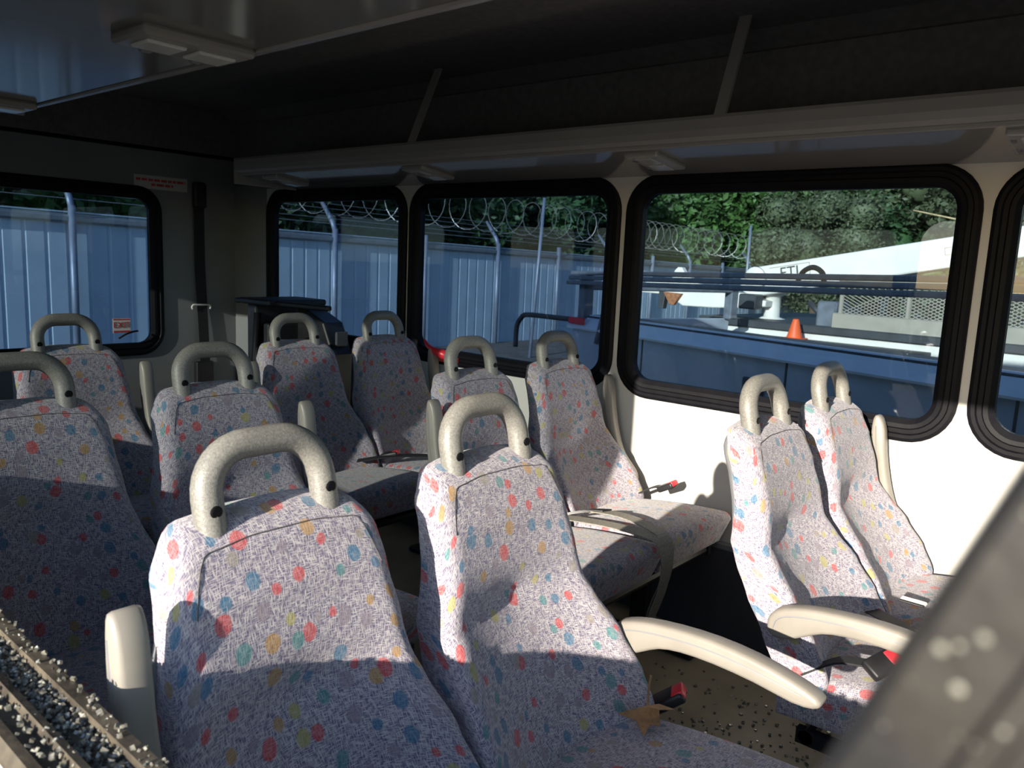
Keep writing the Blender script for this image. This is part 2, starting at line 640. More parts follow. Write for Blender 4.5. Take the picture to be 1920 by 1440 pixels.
# ceiling with coved edges
cv = []
for y, z in ((YN - .08, ZC + .10), (YN - .08, ZC - .02), (YN + .02, ZC - .02), (YN + .10, ZC + .02), (YN + .3, ZC + .035), (YF - .3, ZC + .035), (YF - .10, ZC + .02), (YF - .02, ZC - .02), (YF + .05, ZC - .02), (YF + .05, ZC + .10)):
    cv.append((y, z))
V, F = [], []
for x in (XR - .05, XE + .05):
    V += [(x, y, z) for y, z in cv]
n = len(cv)
F = [(i, (i + 1) % n, n + (i + 1) % n, n + i) for i in range(n)] + [tuple(range(n)), tuple(range(n, 2 * n))[::-1]]
ce = struct(mk('ceiling', (V, F), 'cloth'))
mk('hatch_plate', rbox(-2.55, -2.35, 1.02, 1.18, ZC + .022, ZC + .036, .004, 1), 'black', ce)

# windows
FR = [(-.006, -.004), (-.006, .010), (.004, .014), (.014, .014), (.018, .008), (.030, .008), (.034, .012), (.046, .010), (.060, .000), (.060, -.030), (.0, -.045)]
wi = 0


def window(hole, mp, pane, rname='glass'):
    global wi
    wi += 1
    o = struct(mk('window_%d' % wi, ring_sweep(hole, RAD, FR, mp), 'black'))
    if pane:
        mk('pane', pane_mesh(hole, RAD, .055, -.014, -.019, mp), rname, o)
    return o


fwins = [window(h, far_mp, True, 'glassw' if i > 1 else 'glass') for i, h in enumerate(far_holes)]
rwin = window(rear_hole, rear_mp, True)
for i, h in enumerate(near_holes):
    if i != 3:
        window(h, near_mp, True, 'glassn')
# red release lever on the second far window, black pull on the rear one
lv = smooth_path([(-2.47, 2.495, .845), (-2.50, 2.470, .862), (-2.55, 2.463, .875), (-2.60, 2.47, .892), (-2.64, 2.485, .915)], 4)
mk('release_lever', tube(lv, [.016, .018, .020, .021, .022, .022, .020, .018, .016, .014, .012, .011, .010, .009, .008, .006, .004], 8), 'red', fwins[1], True)
mk('lever_mount', rbox(-2.55, -2.44, 2.485, 2.512, .825, .850, .004, 1), 'redprint', fwins[1])
mk('pull_handle', tube(smooth_path([(XR + .016, 1.83, .79), (XR + .03, 1.86, .812), (XR + .03, 1.90, .825), (XR + .016, 1.93, .826)], 4), .005, 6), 'black', rwin, True)
ex = empty('exit_sticker', (XR - .01, 1.858, .855))
mk('backing', box(0, .0015, -.046, .046, -.038, .038), 'white', ex)
for z0, z1 in ((.030, .036), (-.036, -.026)):
    mk('red_band', box(.0012, .0025, -.044, .044, z0, z1), 'redprint', ex)


def text(name, body, size, m, parent, loc, rot, ext=.0006):
    c = bpy.data.curves.new(name, 'FONT')
    c.body = body; c.size = size; c.align_x = 'CENTER'; c.align_y = 'CENTER'; c.extrude = ext
    c.materials.append(MT[m])
    o = bpy.data.objects.new(name, c)
    me = bpy.data.meshes.new_from_object(o)
    bpy.data.objects.remove(o)
    o = bpy.data.objects.new(name, me)
    link(o, parent)
    o.location = loc; o.rotation_euler = rot
    return o


text('lettering', 'EXIT', .044, 'redprint', ex, (.003, 0, .003), (R(90), 0, R(90)))
tag(ex, 'small white sticker with red EXIT lettering on the rear window glass', 'sticker')
ws = empty('warning_sticker', (XR + .001, 2.085, 1.615))
mk('backing', box(0, .001, -.145, .145, -.035, .035), 'wall', ws)
rr = random.Random(3)
for z, a, b in ((.012, -.135, .135), (-.012, -.055, .065)):
    y = a
    while y < b:
        wd = rr.uniform(.018, .04)
        mk('red_print_line', box(.0008, .0016, y, min(y + wd, b), z - .0065, z + .0065), 'redprint', ws)
        y += wd + .006
tag(ws, 'pale warning sticker with two lines of red print above the rear window', 'sticker')

# the broken window: dusty frame with an open channel
bh = near_holes[3]
SP = [(-.010, .012), (-.004, .016), (.002, .012), (.004, -.004), (-.010, -.006), (-.010, -.036), (.006, -.038), (.008, -.046), (-.003, -.050), (-.004, -.066), (.006, -.068), (.007, -.078), (-.006, -.084), (-.012, -.084), (-.017, -.05), (-.017, 0)]
bw = empty('window_%d' % (wi + 1), (0, 0, 0))
struct(bw, 'dusty frame of the broken side window, its channel full of glass bits')
mk('frame', ring_sweep(bh, RAD, SP, near_mp), 'sill', bw)
V, F = [], []
for i in range(4200):
    a = rnd.uniform(-1.18, .0)
    d = rnd.uniform(-.036, -.004) if rnd.random() < .8 else rnd.uniform(-.066, .014)
    hz = (-.012 if -.038 < d < -.004 else .004)
    if abs(a + 1.20) < RAD:
        t = 1 - (a + 1.20) / RAD
        hz += RAD * (1 - math.sqrt(max(0, 1 - t * t)))
    s = rnd.uniform(.0007, .0030)
    c = Vector((a, YN + d, bh[2] + hz + rnd.random() ** 2 * (.012 if hz < 0 else .002)))
    rot = Matrix.Rotation(rnd.uniform(0, 6), 3, Vector((rnd.random() - .5, rnd.random() - .5, rnd.random() - .5)).normalized())
    vv, ff = box(-s, s, -s * rnd.uniform(.5, 1), s, -s * .6, s * .6)
    n0 = len(V)
    V += [c + rot @ Vector((p[0] * rnd.uniform(.7, 1.2), p[1], p[2])) for p in vv]
    F += [tuple(k + n0 for k in f) for f in ff]
o = mk('glass_fragments', (V, F), 'shard', bw)
o['kind'] = 'stuff'
o['label'] = 'crumbs of broken safety glass in the window channel'
# leaning frame post right beside the camera
pd = Vector((.057, 0, .146)).normalized()
px = Vector((pd.z, 0, -pd.x))
PK = .42                                        # how far out it hangs: outside the wall, near the lens
base = Vector((-.0565 * PK, .30 * PK, CZ - .117 * PK))
tb, tt = (.81 - base.z) / pd.z, (1.66 - base.z) / pd.z


def bar(prof):
    V, F = [], []
    n = len(prof)
    for t in (tb, tt):
        c = base + pd * t
        V += [c + px * a * PK + Vector((0, d * PK, 0)) for a, d in prof]
    F = [(i, (i + 1) % n, n + (i + 1) % n, n + i) for i in range(n)] + [tuple(range(n)), tuple(range(n, 2 * n))[::-1]]
    return V, F


pb = mk('window_post', bar([(0, .012), (-.002, .0), (.004, -.006), (.030, -.008), (.032, -.014), (.040, -.014), (.042, -.008), (.066, -.008), (.068, -.016), (.080, -.016), (.082, -.008), (.125, -.006), (.130, .0), (.130, .025), (.004, .025)]), 'dusty')
for t in (tb, tt):                              # brackets that hold it off the bus side
    c = base + pd * t + px * .03
    mk('bracket', rbox(c.x - .03, c.x + .03, c.y - .006, YN - .078, c.z - .02, c.z + .02, .003, 1), 'dusty', pb)
struct(pb, 'black dusty leaning window post close at the right')
V, F = [], []
for i in range(130):
    t = rnd.uniform(-.08, .06); a = rnd.uniform(.004, .125)
    s = rnd.uniform(.0003, .0011)
    c = base + pd * t + px * a * PK + Vector((0, PK * (-.0085 - (.007 if .032 < a < .04 or .068 < a < .08 else 0)), 0))
    vv, ff = lathe([(s * .3, -s * .5), (s, 0), (s * .3, s * .5)], 5, 'y')
    n0 = len(V)
    V += [c + Vector(p) for p in vv]
    F += [tuple(k + n0 for k in f) for f in ff]
o = mk('glass_dust', (V, F), 'shard', pb)
o['kind'] = 'stuff'

# ------------------------------------------------------------------ overhead racks
def rack(name, label, y_lip, y_wall, x0, x1, hangers, lights, ld, zl, zw, ms, me):
    """shelf from the wall out to an upturned lip; zl and zw: underside height at the lip and at the wall"""
    s = 1 if y_wall > y_lip else -1
    L_ = lambda d: y_lip + s * d
    dw = abs(y_wall - y_lip)
    zat = lambda d: zl + (zw - zl) * d / dw
    root = empty(name, (0, 0, 0))
    prof = [(.030, .010), (.010, .006), (.002, .018), (0, .038), (.002, .068), (.008, .078), (.016, .078), (.022, .068), (.024, .026), (.10, .023)]
    V = []
    n = len(prof)
    for x in (x0, x1):
        V += [(x, L_(d), zl + z) for d, z in prof]
    F = [(i, i + 1, n + i + 1, n + i) for i in range(n - 1)] + [(n - 1, 0, n, 2 * n - 1), tuple(range(n)), tuple(range(n, 2 * n))[::-1]]
    mk('lip', (V, F), me, root)
    V = []
    for x in (x0, x1):
        V += [(x, L_(.034), zat(.034)), (x, L_(dw), zw), (x, L_(dw), zw + .02), (x, L_(.034), zat(.034) + .02)]
    mk('shelf', (V, [(0, 1, 5, 4), (1, 2, 6, 5), (2, 3, 7, 6), (3, 0, 4, 7), (0, 1, 2, 3), (4, 5, 6, 7)]), ms, root)
    mk('edge_trim', rbox(x0, x1, *sorted((L_(.026), L_(.044))), zl - .004, zl + .010, .003, 2), me, root)
    mk('end_cap', rbox(x0 - .012, x0, *sorted((L_(.0), L_(dw))), min(zl, zw) - .004, zl + .078, .004, 1), me, root)
    for xb, xt, yt in hangers:
        b0 = Vector((xb, L_(.012), zl + .07)); b1 = Vector((xt, yt, ZC + .035))
        mk('hanger_strap', ribbon([b0, b0.lerp(b1, .5), b1], (1, 0, 0), .036, .010), me, root)
    tilt = math.atan2(zw - zl, dw) * s
    for xl in lights:
        T = Matrix.Translation((xl, L_(ld + .095), zat(ld + .095))) @ Matrix.Rotation(tilt, 4, 'X')
        pl = mk('light_panel', xf(rbox(-.06, .06, -.095, .095, -.016, .002, .006, 2), T), me, root)
        for k in (-1, 1):
            mk('lens', xf(rbox(-.030, .030, k * .043 - .033, k * .043 + .033, -.021, -.014, .003, 2), T), 'lens', pl)
            mk('switch_button', xf(rbox(-.054, -.042, k * .043 - .010, k * .043 + .010, -.020, -.014, .002, 1), T), 'shell', pl)
    return tag(root, label, 'luggage rack', 'overhead luggage racks')


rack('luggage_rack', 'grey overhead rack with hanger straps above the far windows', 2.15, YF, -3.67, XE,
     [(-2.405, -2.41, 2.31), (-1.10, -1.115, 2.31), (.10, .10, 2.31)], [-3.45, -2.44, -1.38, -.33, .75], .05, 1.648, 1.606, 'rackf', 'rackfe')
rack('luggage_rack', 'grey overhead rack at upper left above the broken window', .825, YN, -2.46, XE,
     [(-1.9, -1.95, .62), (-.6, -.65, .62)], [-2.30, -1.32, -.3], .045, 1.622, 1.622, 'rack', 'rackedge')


# ------------------------------------------------------------------ seats
ZB = .39
HW = [(.39, .208), (.46, .219), (.53, .217), (.60, .208), (.67, .193), (.74, .180), (.82, .171), (.90, .166), (.95, .164)]
XFR = [(.39, .262), (.46, .248), (.53, .212), (.60, .166), (.66, .125), (.70, .102), (.76, .094), (.84, .074), (.90, .050), (.95, .018)]
BOL = [(.39, .045), (.50, .080), (.60, .072), (.68, .042), (.76, .016), (.86, .0), (.95, .0)]


def ztop(u):
    a = abs(u)
    return .938 + .007 * sstep((.75 - a) / .5) - .060 * max(0, (a - .66) / .34) ** 2.6


def front_x(y, z, u):
    x = lerp(XFR, z) + lerp(BOL, z) * (abs(u) ** 2.2 - .45)
    x -= .009 * math.exp(-((z - .70) / .034) ** 2 - (y / .05) ** 2)
    x -= .004 * math.exp(-((z - .70) / .032) ** 2)
    return x


def rnd_off(d, r):
    if d >= r:
        return 0
    t = 1 - d / r
    return r * (1 - math.sqrt(max(0, 1 - t * t)))


def back_surface(front, grow=0.0, zt=0.0, fx=None, r=.034):
    def fn(u, v):
        zt_ = ztop(u) + zt
        z = ZB + (zt_ - ZB) * v
        h = lerp(HW, z) + grow
        y = u * h
        d = min((1 - abs(u)) * h, (zt_ - z), (z - ZB) + .012)
        x = fx(y, z, u) + (-1 if front else 1) * rnd_off(d, r)
        return (x, y, z)
    return fn


mean_x = lambda z: lerp(XFR, z)
BACK = bpy.data.meshes.new('backrest')
vf = pillow(32, 44, back_surface(True, fx=front_x), back_surface(False, fx=lambda y, z, u: mean_x(z) - lerp([(.4, .092), (.6, .090), (.8, .070), (.95, .064)], z), r=.012))
vsh = pillow(16, 18, back_surface(True, -.007, -.018, lambda y, z, u: mean_x(z) - .056, .006), back_surface(False, -.007, -.018, lambda y, z, u: mean_x(z) - .104 + .02 * u * u, .03))
tmp = mk('backrest', vf, 'fabric', None, True); BACK = tmp.data; bpy.data.objects.remove(tmp)
tmp = mk('back_shell', vsh, 'shell', None, True); SHELL = tmp.data; bpy.data.objects.remove(tmp)


def wing(fn):                                    # the shell by the wall spreads into a side wing that carries the armrest
    def g(u, v):
        x, y, z = fn(u, v)
        return (x, y + (.042 * sstep((.86 - z) / .22) * max(0, u) ** 1.5), z)
    return g


vsw = pillow(18, 18, wing(back_surface(True, -.007, -.018, lambda y, z, u: mean_x(z) - .056, .006)), wing(back_surface(False, -.007, -.018, lambda y, z, u: mean_x(z) - .104 + .02 * u * u, .03)))
tmp = mk('back_shell', vsw, 'shell', None, True); SHELLW = tmp.data; bpy.data.objects.remove(tmp)
sp = []
for i in range(41):
    u = -.88 + 1.76 * i / 40
    zt_ = ztop(u) - .026 - .05 * max(0, (abs(u) - .72) / .16) ** 2
    h = lerp(HW, zt_)
    y = u * h * .96
    d = min((1 - abs(u * .96)) * h, ztop(u) - zt_)
    sp.append((front_x(y, zt_, u) - rnd_off(d, .034) + .0008, y, zt_))
tmp = mk('seam', tube(sp, .0009, 4), 'stitch'); SEAM = tmp.data; bpy.data.objects.remove(tmp)


def hx(z):
    return lerp([(.82, .040), (.90, .014), (1.03, -.012)], z)


hp = []
rc = .062
yl = .089
for z in (.86, .90, .93, .955):
    hp.append((hx(z), -yl, z))
for i in range(9):
    a = R(180 - 90 * i / 8)
    z = 1.03 - rc + rc * math.sin(a)
    hp.append((hx(z), -yl + rc + rc * math.cos(a), z))
hp += [(hx(1.03), y, 1.03) for y in (-.01, .01)]
hp += [(x, -y, z) for x, y, z in reversed(hp[:13])]
tmp = mk('grab_handle', tube(hp, .0205, 16), 'handle', None, True); HANDLE = tmp.data; bpy.data.objects.remove(tmp)
tmp = mk('screw', join(lathe([(.0085, 0), (.0085, .002), (.0065, .003)], 12, 'x')), 'black'); SCREW = tmp.data; bpy.data.objects.remove(tmp)


def cush(top):
    def fn(u, v):
        x = .17 + .435 * v
        y = u * .212
        d = min((1 - abs(u)) * .212, .605 - x, x - .17 + .01)
        zt_ = .448 + .050 * v + .010 * math.sin(math.pi * v) - .008 * (abs(u) ** 4)
        if top:
            return (x, y, zt_ - rnd_off(d, .028))
        xx = x - (.03 * max(0, (v - .7) / .3))
        return (xx, y * .98, .352 + .022 * v + rnd_off(d, .014))
    return fn


tmp = mk('seat_cushion', pillow(18, 18, cush(True), cush(False)), 'fabric', None, True); CUSH = tmp.data; bpy.data.objects.remove(tmp)
AO = [(-.052, -.022), (-.050, .004), (-.036, .026), (-.010, .040), (.04, .048), (.11, .048), (.19, .040), (.27, .022), (.34, -.004), (.385, -.028), (.392, -.044), (.378, -.054), (.34, -.052), (.27, -.030), (.19, -.012), (.12, -.004), (.07, -.008), (.03, -.024), (-.005, -.038), (-.036, -.038)]
AO = [(a * .93 - .01, b * .84) for a, b in AO]
AO = [tuple(p.xy) for p in smooth_path([(a, b, 0) for a, b in AO] + [(AO[0][0], AO[0][1], 0)], 2)][:-1]
tmp = mk('armrest', extrude(AO, -.020, .020, .008), 'arm', None, True); ARM = tmp.data; bpy.data.objects.remove(tmp)
gl = smooth_path([(a * .93 - .01, 0, c * .84) for a, _, c in [(-.036, 0, -.012), (-.022, 0, .014), (.02, 0, .026), (.10, 0, .027), (.19, 0, .018), (.28, 0, -.004), (.36, 0, -.030)]], 4)
tmp = mk('groove', join(tube([p + Vector((0, .0198, 0)) for p in gl], .0016, 5), tube([p - Vector((0, .0198, 0)) for p in gl], .0016, 5)), 'shell'); GROOVE = tmp.data; bpy.data.objects.remove(tmp)
tmp = mk('buckle', rbox(-.035, .035, -.022, .022, -.011, .011, .006, 2), 'blackm', None, True); BUCK = tmp.data; bpy.data.objects.remove(tmp)
tmp = mk('release_button', rbox(.012, .037, -.016, .016, -.006, .0125, .003, 2), 'red', None, True); BTN = tmp.data; bpy.data.objects.remove(tmp)


def buckle(root, loc, rot, stalk=None):
    b = mk('seat_belt_buckle', BUCK, None, root, loc=loc, rot=rot)
    mk('release_button', BTN, None, b)
    if stalk:
        mk('buckle_stalk', ribbon(smooth_path(stalk, 4), (0, 1, .1), .030, .004), 'webb', root)
    return b


def bench(label, x, yc, win, aisle_raised):
    root = empty('double_bus_seat', (x, yc, 0))
    for s in (-1, 1):
        y = s * .2225
        b = mk('backrest', BACK, None, root, loc=(0, y, 0))
        mk('seam', SEAM, None, b)
        sh = mk('back_shell', SHELLW if s == win else SHELL, None, root, loc=(0, y, 0))
        if s == win and win < 0:
            sh.scale.y = -1
        h = mk('grab_handle', HANDLE, None, root, loc=(0, y, 0))
        for t in (-1, 1):
            mk('screw', SCREW, None, h, loc=(hx(.955) + .0192, t * yl, .955))
        mk('seat_cushion', CUSH, None, root, loc=(0, y, 0))
    for side, raised in ((win, True), (-win, aisle_raised)):
        a = mk('armrest', ARM, None, root, loc=(.175, side * .450, .545) if raised else (.205, side * .455, .580), rot=(0, R(-113) if raised else R(-8), 0))
        mk('groove', GROOVE, None, a)
    # steel frame and legs
    fr = join(tube([(.24, -.44, .335), (.24, .44, .335)], .016, 8), tube([(.52, -.44, .335), (.52, .44, .335)], .016, 8),
              box(.22, .54, -.44, -.42, .318, .35), box(.22, .54, .42, .44, .318, .35), box(.10, .24, -.03, .03, .318, .345))
    mk('frame', fr, 'blackm', root)
    for s in (-1, 1):
        yy = s * .30
        mk('leg', join(rbox(.14, .58, yy - .03, yy + .03, 0, .022, .006, 1), xf(box(-.03, .03, yy - .018, yy + .018, 0, .31), Matrix.Translation((.36, 0, .018)))), 'blackm', root)
    tag(root, label, 'bus seat', 'double bus seats in rows')
    return root


XN = [-.936, -1.882, -2.828]
XF_ = [-.735, -1.691, -2.637]
YNB, YFB = .8155, 2.0155
n1 = bench('nearest double bus seat, brightly sunlit, its armrest lowered beside the aisle', XN[0], YNB, -1, False)
n2 = bench('dim double bus seat directly behind the nearest bright one', XN[1], YNB, -1, True)
n3 = bench('shaded double bus seat at far left under the rear EXIT window', XN[2], YNB, -1, True)
f1 = bench('sunlit double bus seat at right by the cream wall, armrest lowered', XF_[0], YFB, 1, False)
f2 = bench('double bus seat on the window side in the middle, loose grey belt over its cushions', XF_[1], YFB, 1, True)
f3 = bench('rearmost double bus seat on the far window side before the black lift', XF_[2], YFB, 1, True)

# belts and buckles
buckle(n1, (.27, .478, .470), (R(12), R(-38), R(20)), [(.20, .46, .40), (.23, .47, .44), (.26, .478, .462)])
buckle(n2, (.27, .05, .50), (0, R(-25), 0), [(.20, .02, .44), (.24, .04, .48)])
buckle(f1, (.36, -.40, .530), (R(30), R(-20), R(60)), [(.22, -.43, .47), (.28, -.42, .515), (.33, -.41, .525)])
mk('belt_webbing', ribbon(smooth_path([(.24, -.05, .49), (.34, -.16, .515), (.42, -.28, .52), (.50, -.36, .515), (.58, -.42, .50), (.60, -.44, .42)], 5), (.4, .9, 0), .045, .003), 'webb', f1)
mk('belt_tongue', rbox(.28, .34, .02, .05, .505, .512, .003, 1), 'chrome', f1)
buckle(f2, (.375, .405, .530), (R(10), R(-28), R(-10)), [(.26, .42, .48), (.32, .41, .515), (.36, .405, .525)])
mk('buckle_sleeve', ribbon(smooth_path([(.22, -.06, .475), (.27, -.03, .500), (.33, -.005, .520), (.385, .012, .528)], 4), (.3, .9, 0), .036, .008), 'blackm', f2)
mk('belt_webbing', ribbon(smooth_path([(.35, .0, .524), (.44, .012, .528), (.53, .006, .522), (.60, -.01, .508), (.622, -.012, .46), (.618, -.018, .38), (.585, -.02, .27), (.575, -.02, .14)], 5), (.15, 1, 0), .046, .003), 'web', f2)
mk('belt_webbing', ribbon(smooth_path([(.26, -.06, .495), (.36, -.075, .512), (.46, -.07, .520), (.55, -.055, .516), (.605, -.04, .502), (.627, -.035, .45), (.620, -.03, .36), (.59, -.03, .26)], 5), (.1, 1, .05), .046, .003), 'web', f2)
buckle(f3, (.32, .0, .515), (0, R(-15), R(30)), [(.22, -.02, .46), (.28, -.01, .505)])
mk('belt_webbing', ribbon(smooth_path([(.24, -.10, .49), (.34, -.02, .515), (.44, .08, .52), (.52, .10, .515)], 5), (.7, -.7, 0), .046, .003), 'webb', f3)

# ------------------------------------------------------------------ rear corner: shoulder belt and lift
bt = empty('shoulder_belt', (XR, 2.29, 0))
mk('webbing', ribbon([(.012, 0, 1.60), (.014, .0, 1.2), (.014, .01, .95), (.020, .02, .60)], (0, 1, 0), .060, .004), 'webb', bt)
mk('anchor', rbox(.002, .035, -.036, .040, 1.50, 1.64, .012, 2), 'blackm', bt)
mk('retractor', rbox(.002, .05, -.045, .06, .50, .64, .010, 2), 'blackm', bt)
hk = [(.022, -.052, .938), (.022, -.056, .950), (.022, -.046, .962), (.022, -.02, .962), (.022, .02, .962), (.022, .046, .962), (.022, .056, .950), (.022, .052, .938)]
mk('clip', tube(smooth_path(hk, 3), .0052, 6), 'white', bt, True)
tag(bt, 'black shoulder belt with a white clip hanging on the rear wall', 'seat belt')

lf = empty('wheelchair_lift', (-3.55, 2.17, 0))
mk('platform', rbox(-.02, .06, -.02, .31, .12, 1.02, .01, 2), 'blackm', lf)
mk('platform', rbox(.09, .14, .0, .30, .10, .93, .01, 2), 'blackm', lf)
mk('top_bar', xf(rbox(-.10, .55, -.03, .0, 1.02, 1.045, .006, 1), Matrix.Rotation(R(8), 4, 'Z')), 'blackm', lf)
mk('top_plate', rbox(-.06, .20, -.04, .30, 1.02, 1.05, .008, 1), 'blackm', lf)
mk('side_cover', extrude([(.14, .30), (.42, .30), (.44, .80), (.36, .95), (.20, 1.01), (.14, 1.0)], .16, .28, .012), 'blackm', lf)
for yy in (-.01, .285):
    mk('arm', tube([(.0, yy, .15), (.02, yy, .6), (.06, yy, .98)], .018, 8), 'black', lf, True)
mk('pump_box', rbox(.30, .46, .02, .15, .15, .72, .02, 2), 'black', lf)
mk('hose', tube(smooth_path([(.30, .05, .60), (.36, -.01, .78), (.44, .02, .88), (.47, .10, .80), (.45, .12, .55)], 5), .014, 8), 'black', lf, True)
mk('control_plate', rbox(.425, .440, .18, .25, .84, .91, .004, 1), 'kick', lf)
mk('base', rbox(-.10, .50, -.04, .32, 0, .10, .01, 1), 'blackm', lf)
tag(lf, 'black folded wheelchair lift standing in the rear corner by the window', 'wheelchair lift')

# ------------------------------------------------------------------ floor litter
V, F = [], []
for i in range(900):
    if rnd.random() < .6:
        p = Vector((rnd.gauss(-.75, .22), rnd.gauss(1.85, .25), 0))
    else:
        p = Vector((rnd.uniform(-2.2, .2), rnd.uniform(1.25, 2.45), 0))
    if not (YN + .05 < p.y < YF - .06):
        continue
    s = rnd.uniform(.0015, .0045)
    rot = Matrix.Rotation(rnd.uniform(0, 6), 3, 'Z') @ Matrix.Rotation(rnd.uniform(-.5, .5), 3, 'X')
    vv, ff = box(-s, s, -s * rnd.uniform(.5, 1), s, 0, s * rnd.uniform(.7, 1.3))
    n0 = len(V)
    V += [p + rot @ Vector(q) + Vector((0, 0, .0008)) for q in vv]
    F += [tuple(k + n0 for k in f) for f in ff]
o = mk('glass_crumbs', (V, F), 'shard')
o['kind'] = 'stuff'
tag(o, 'crumbs of broken glass strewn over the brown floor', 'broken glass')
o = mk('debris_chip', xf(extrude([(-.03, 0), (.025, 0), (.03, .010), (.0, .016), (-.028, .012)], -.012, .014, .003), Matrix.Translation((-.70, 1.93, 0)) @ Matrix.Rotation(R(25), 4, 'Z')), 'blackm')
tag(o, 'small dark chip of debris among the glass on the floor', 'debris')
lv = []
lo = [(0, .055), (.012, .030), (.040, .038), (.026, .012), (.050, -.006), (.022, -.014), (.016, -.045), (0, -.030), (-.016, -.045), (-.022, -.014), (-.050, -.006), (-.026, .012), (-.040, .038), (-.012, .030)]
V = [(a, b, .006 * math.sin(a * 90) + .010 * math.cos(b * 70)) for a, b in lo] + [(a, b, .0015 + .006 * math.sin(a * 90) + .010 * math.cos(b * 70)) for a, b in lo]
V += [(0, 0, .016), (0, 0, .0175)]
n = len(lo)
F = [(2 * n, i, (i + 1) % n) for i in range(n)] + [(2 * n + 1, n + (i + 1) % n, n + i) for i in range(n)] + [(i, n + i, n + (i + 1) % n, (i + 1) % n) for i in range(n)]
o = mk('dry_leaf', xf((V, F), Matrix.Translation((-.645, 1.175, .495)) @ Matrix.Rotation(R(-18), 4, 'Y') @ Matrix.Rotation(R(40), 4, 'Z')), 'leafdry')
mk('stem', tube([(-.645, 1.175, .505), (-.66, 1.20, .525), (-.665, 1.215, .55)], .0022, 5), 'leafdry', o)
tag(o, 'crumpled dry brown leaf on the nearest seat cushion', 'leaf')

# ------------------------------------------------------------------ outside: ground, fence, trucks, trees
GZ = -.75
g = struct(mk('ground', box(-160, 140, -160, 160, GZ - .2, GZ), 'asphalt'))

FX = -13.0
fe = empty('boundary_fence', (FX, 0, GZ))
ftop = lambda y: .0 + (1.29 - GZ) + .50 - .0155 * y            # the top falls away with the yard
posts = [.377 * 13 + 2.41 * k for k in range(-4, 14)]
for k, (a, b) in enumerate(zip(posts, posts[1:])):
    V, F = [], []
    nr = 8
    pts = []
    for i in range(nr):
        y0 = a + (b - a) * i / nr
        wd = (b - a) / nr
        pts += [(y0, 0), (y0 + wd * .78, 0), (y0 + wd * .84, -.014), (y0 + wd * .94, -.014)]
    pts.append((b, 0))
    for y, d in pts:
        V += [(-.03 + d, y, 0), (-.03 + d, y, ftop(y) - .02), (-.05 + d, y, 0), (-.05 + d, y, ftop(y) - .02)]
    for i in range(len(pts) - 1):
        p, q_ = i * 4, i * 4 + 4
        F += [(p, q_, q_ + 1, p + 1), (p + 2, p + 3, q_ + 3, q_ + 2), (p + 1, q_ + 1, q_ + 3, p + 3), (p, p + 2, q_ + 2, q_)]
    mk('panel', (V, F), 'fence', fe)
    mk('top_rail', tube([(.02, a, ftop(a) - .10), (.02, b, ftop(b) - .10)], .06, 6), 'trail', fe)
    mk('cap_strip', ribbon([(-.02, a, ftop(a)), (-.02, b, ftop(b))], (1, 0, 0), .08, .02), 'fence', fe)
for k, y in enumerate(posts):
    armed = k % 2 == 0
    h = ftop(y) + (.10 if armed else .14)
    mk('post', tube([(.06, y, 0), (.06, y, h)], .055, 8), 'post', fe, True)
    if armed:
        mk('post_arm', tube([(.06, y, h - .05), (-.02, y, h + .12), (-.36, y, h + .52)], [.05, .05, .035], 8), 'post', fe, True)
for k in range(5):
    dx, dz = (-.05 - .075 * k, .20 + .10 * k)
    mk('barbed_wire', tube([(dx, posts[0], ftop(posts[0]) + dz), (dx, posts[-1], ftop(posts[-1]) + dz)], .006, 4), 'wire', fe)
V, F = [], []
hpth = []
y = posts[0]
k = 0
while y < posts[-1]:
    a = k * 2 * math.pi / 18
    rr_ = .43
    hpth.append((-.25 + rr_ * math.cos(a), y, ftop(y) + .80 + rr_ * math.sin(a)))
    y += .55 / 18 * (1 + .25 * math.sin(k * .013))
    k += 1
o = mk('razor_coil', tube(hpth, .007, 4), 'wire', fe)
o['kind'] = 'stuff'
tag(fe, 'pale blue corrugated metal fence topped with razor wire beyond the windows', 'fence')
pl = mk('tall_pole', tube([(-10.6, 13.05, GZ), (-10.6, 13.3, 2.6)], .035, 8), 'post', None, True)
tag(pl, 'thin pale pole leaning in front of the fence in the middle window', 'pole')
pl = mk('thin_post', tube([(-12.6, 27.9, GZ), (-12.6, 27.9, 2.9)], .05, 8), 'post', None, True)
tag(pl, 'thin upright post behind the boom left of the bushes', 'post')

# near truck: body in the bus's shade, with a rail rack
e = Vector((.951, -.308, 0)); nrm = Vector((-.308, -.951, 0))    # along the truck, and out towards the bus
ang = math.atan2(e.y, e.x)
tk = empty('flatbed_truck', (-4.17, 5.71, GZ), (0, 0, ang))
z0 = -GZ
B = lambda x0, x1, y0, y1, a, b, r=.01: rbox(x0, x1, y0, y1, a + z0, b + z0, r, 1)
mk('side_panel', B(0, 6.2, 0.0, .06, -.15, .735), 'truck', tk)
mk('top_flange', xf(extrude([(.09, .845), (.12, .845), (.12, .72), (-.04, .72), (-.045, .735)], 0, 6.2), Matrix(((0, 1, 0, -.02), (1, 0, 0, 0), (0, 0, 1, z0), (0, 0, 0, 1)))), 'truckl', tk)
for k in range(4):
    mk('panel_seam', B(.95 + 1.4 * k, .965 + 1.4 * k, -.006, .004, -.12, .73, .002), 'tdark', tk)
lt = mk('latch', B(2.02, 2.20, -.03, .0, .40, .58, .01), 'tdark', tk)
mk('latch_handle', B(2.07, 2.15, -.045, -.02, .46, .52, .006), 'chrome', lt)
mk('bed_floor', B(0, 6.2, .06, .42, .76, .835), 'tdark', tk)
mk('bed_floor', B(0, 6.2, .42, 1.9, .05, .12), 'tdark', tk)
mk('tail_board', B(-.03, .03, .02, 1.93, -.1, .80), 'truck', tk)
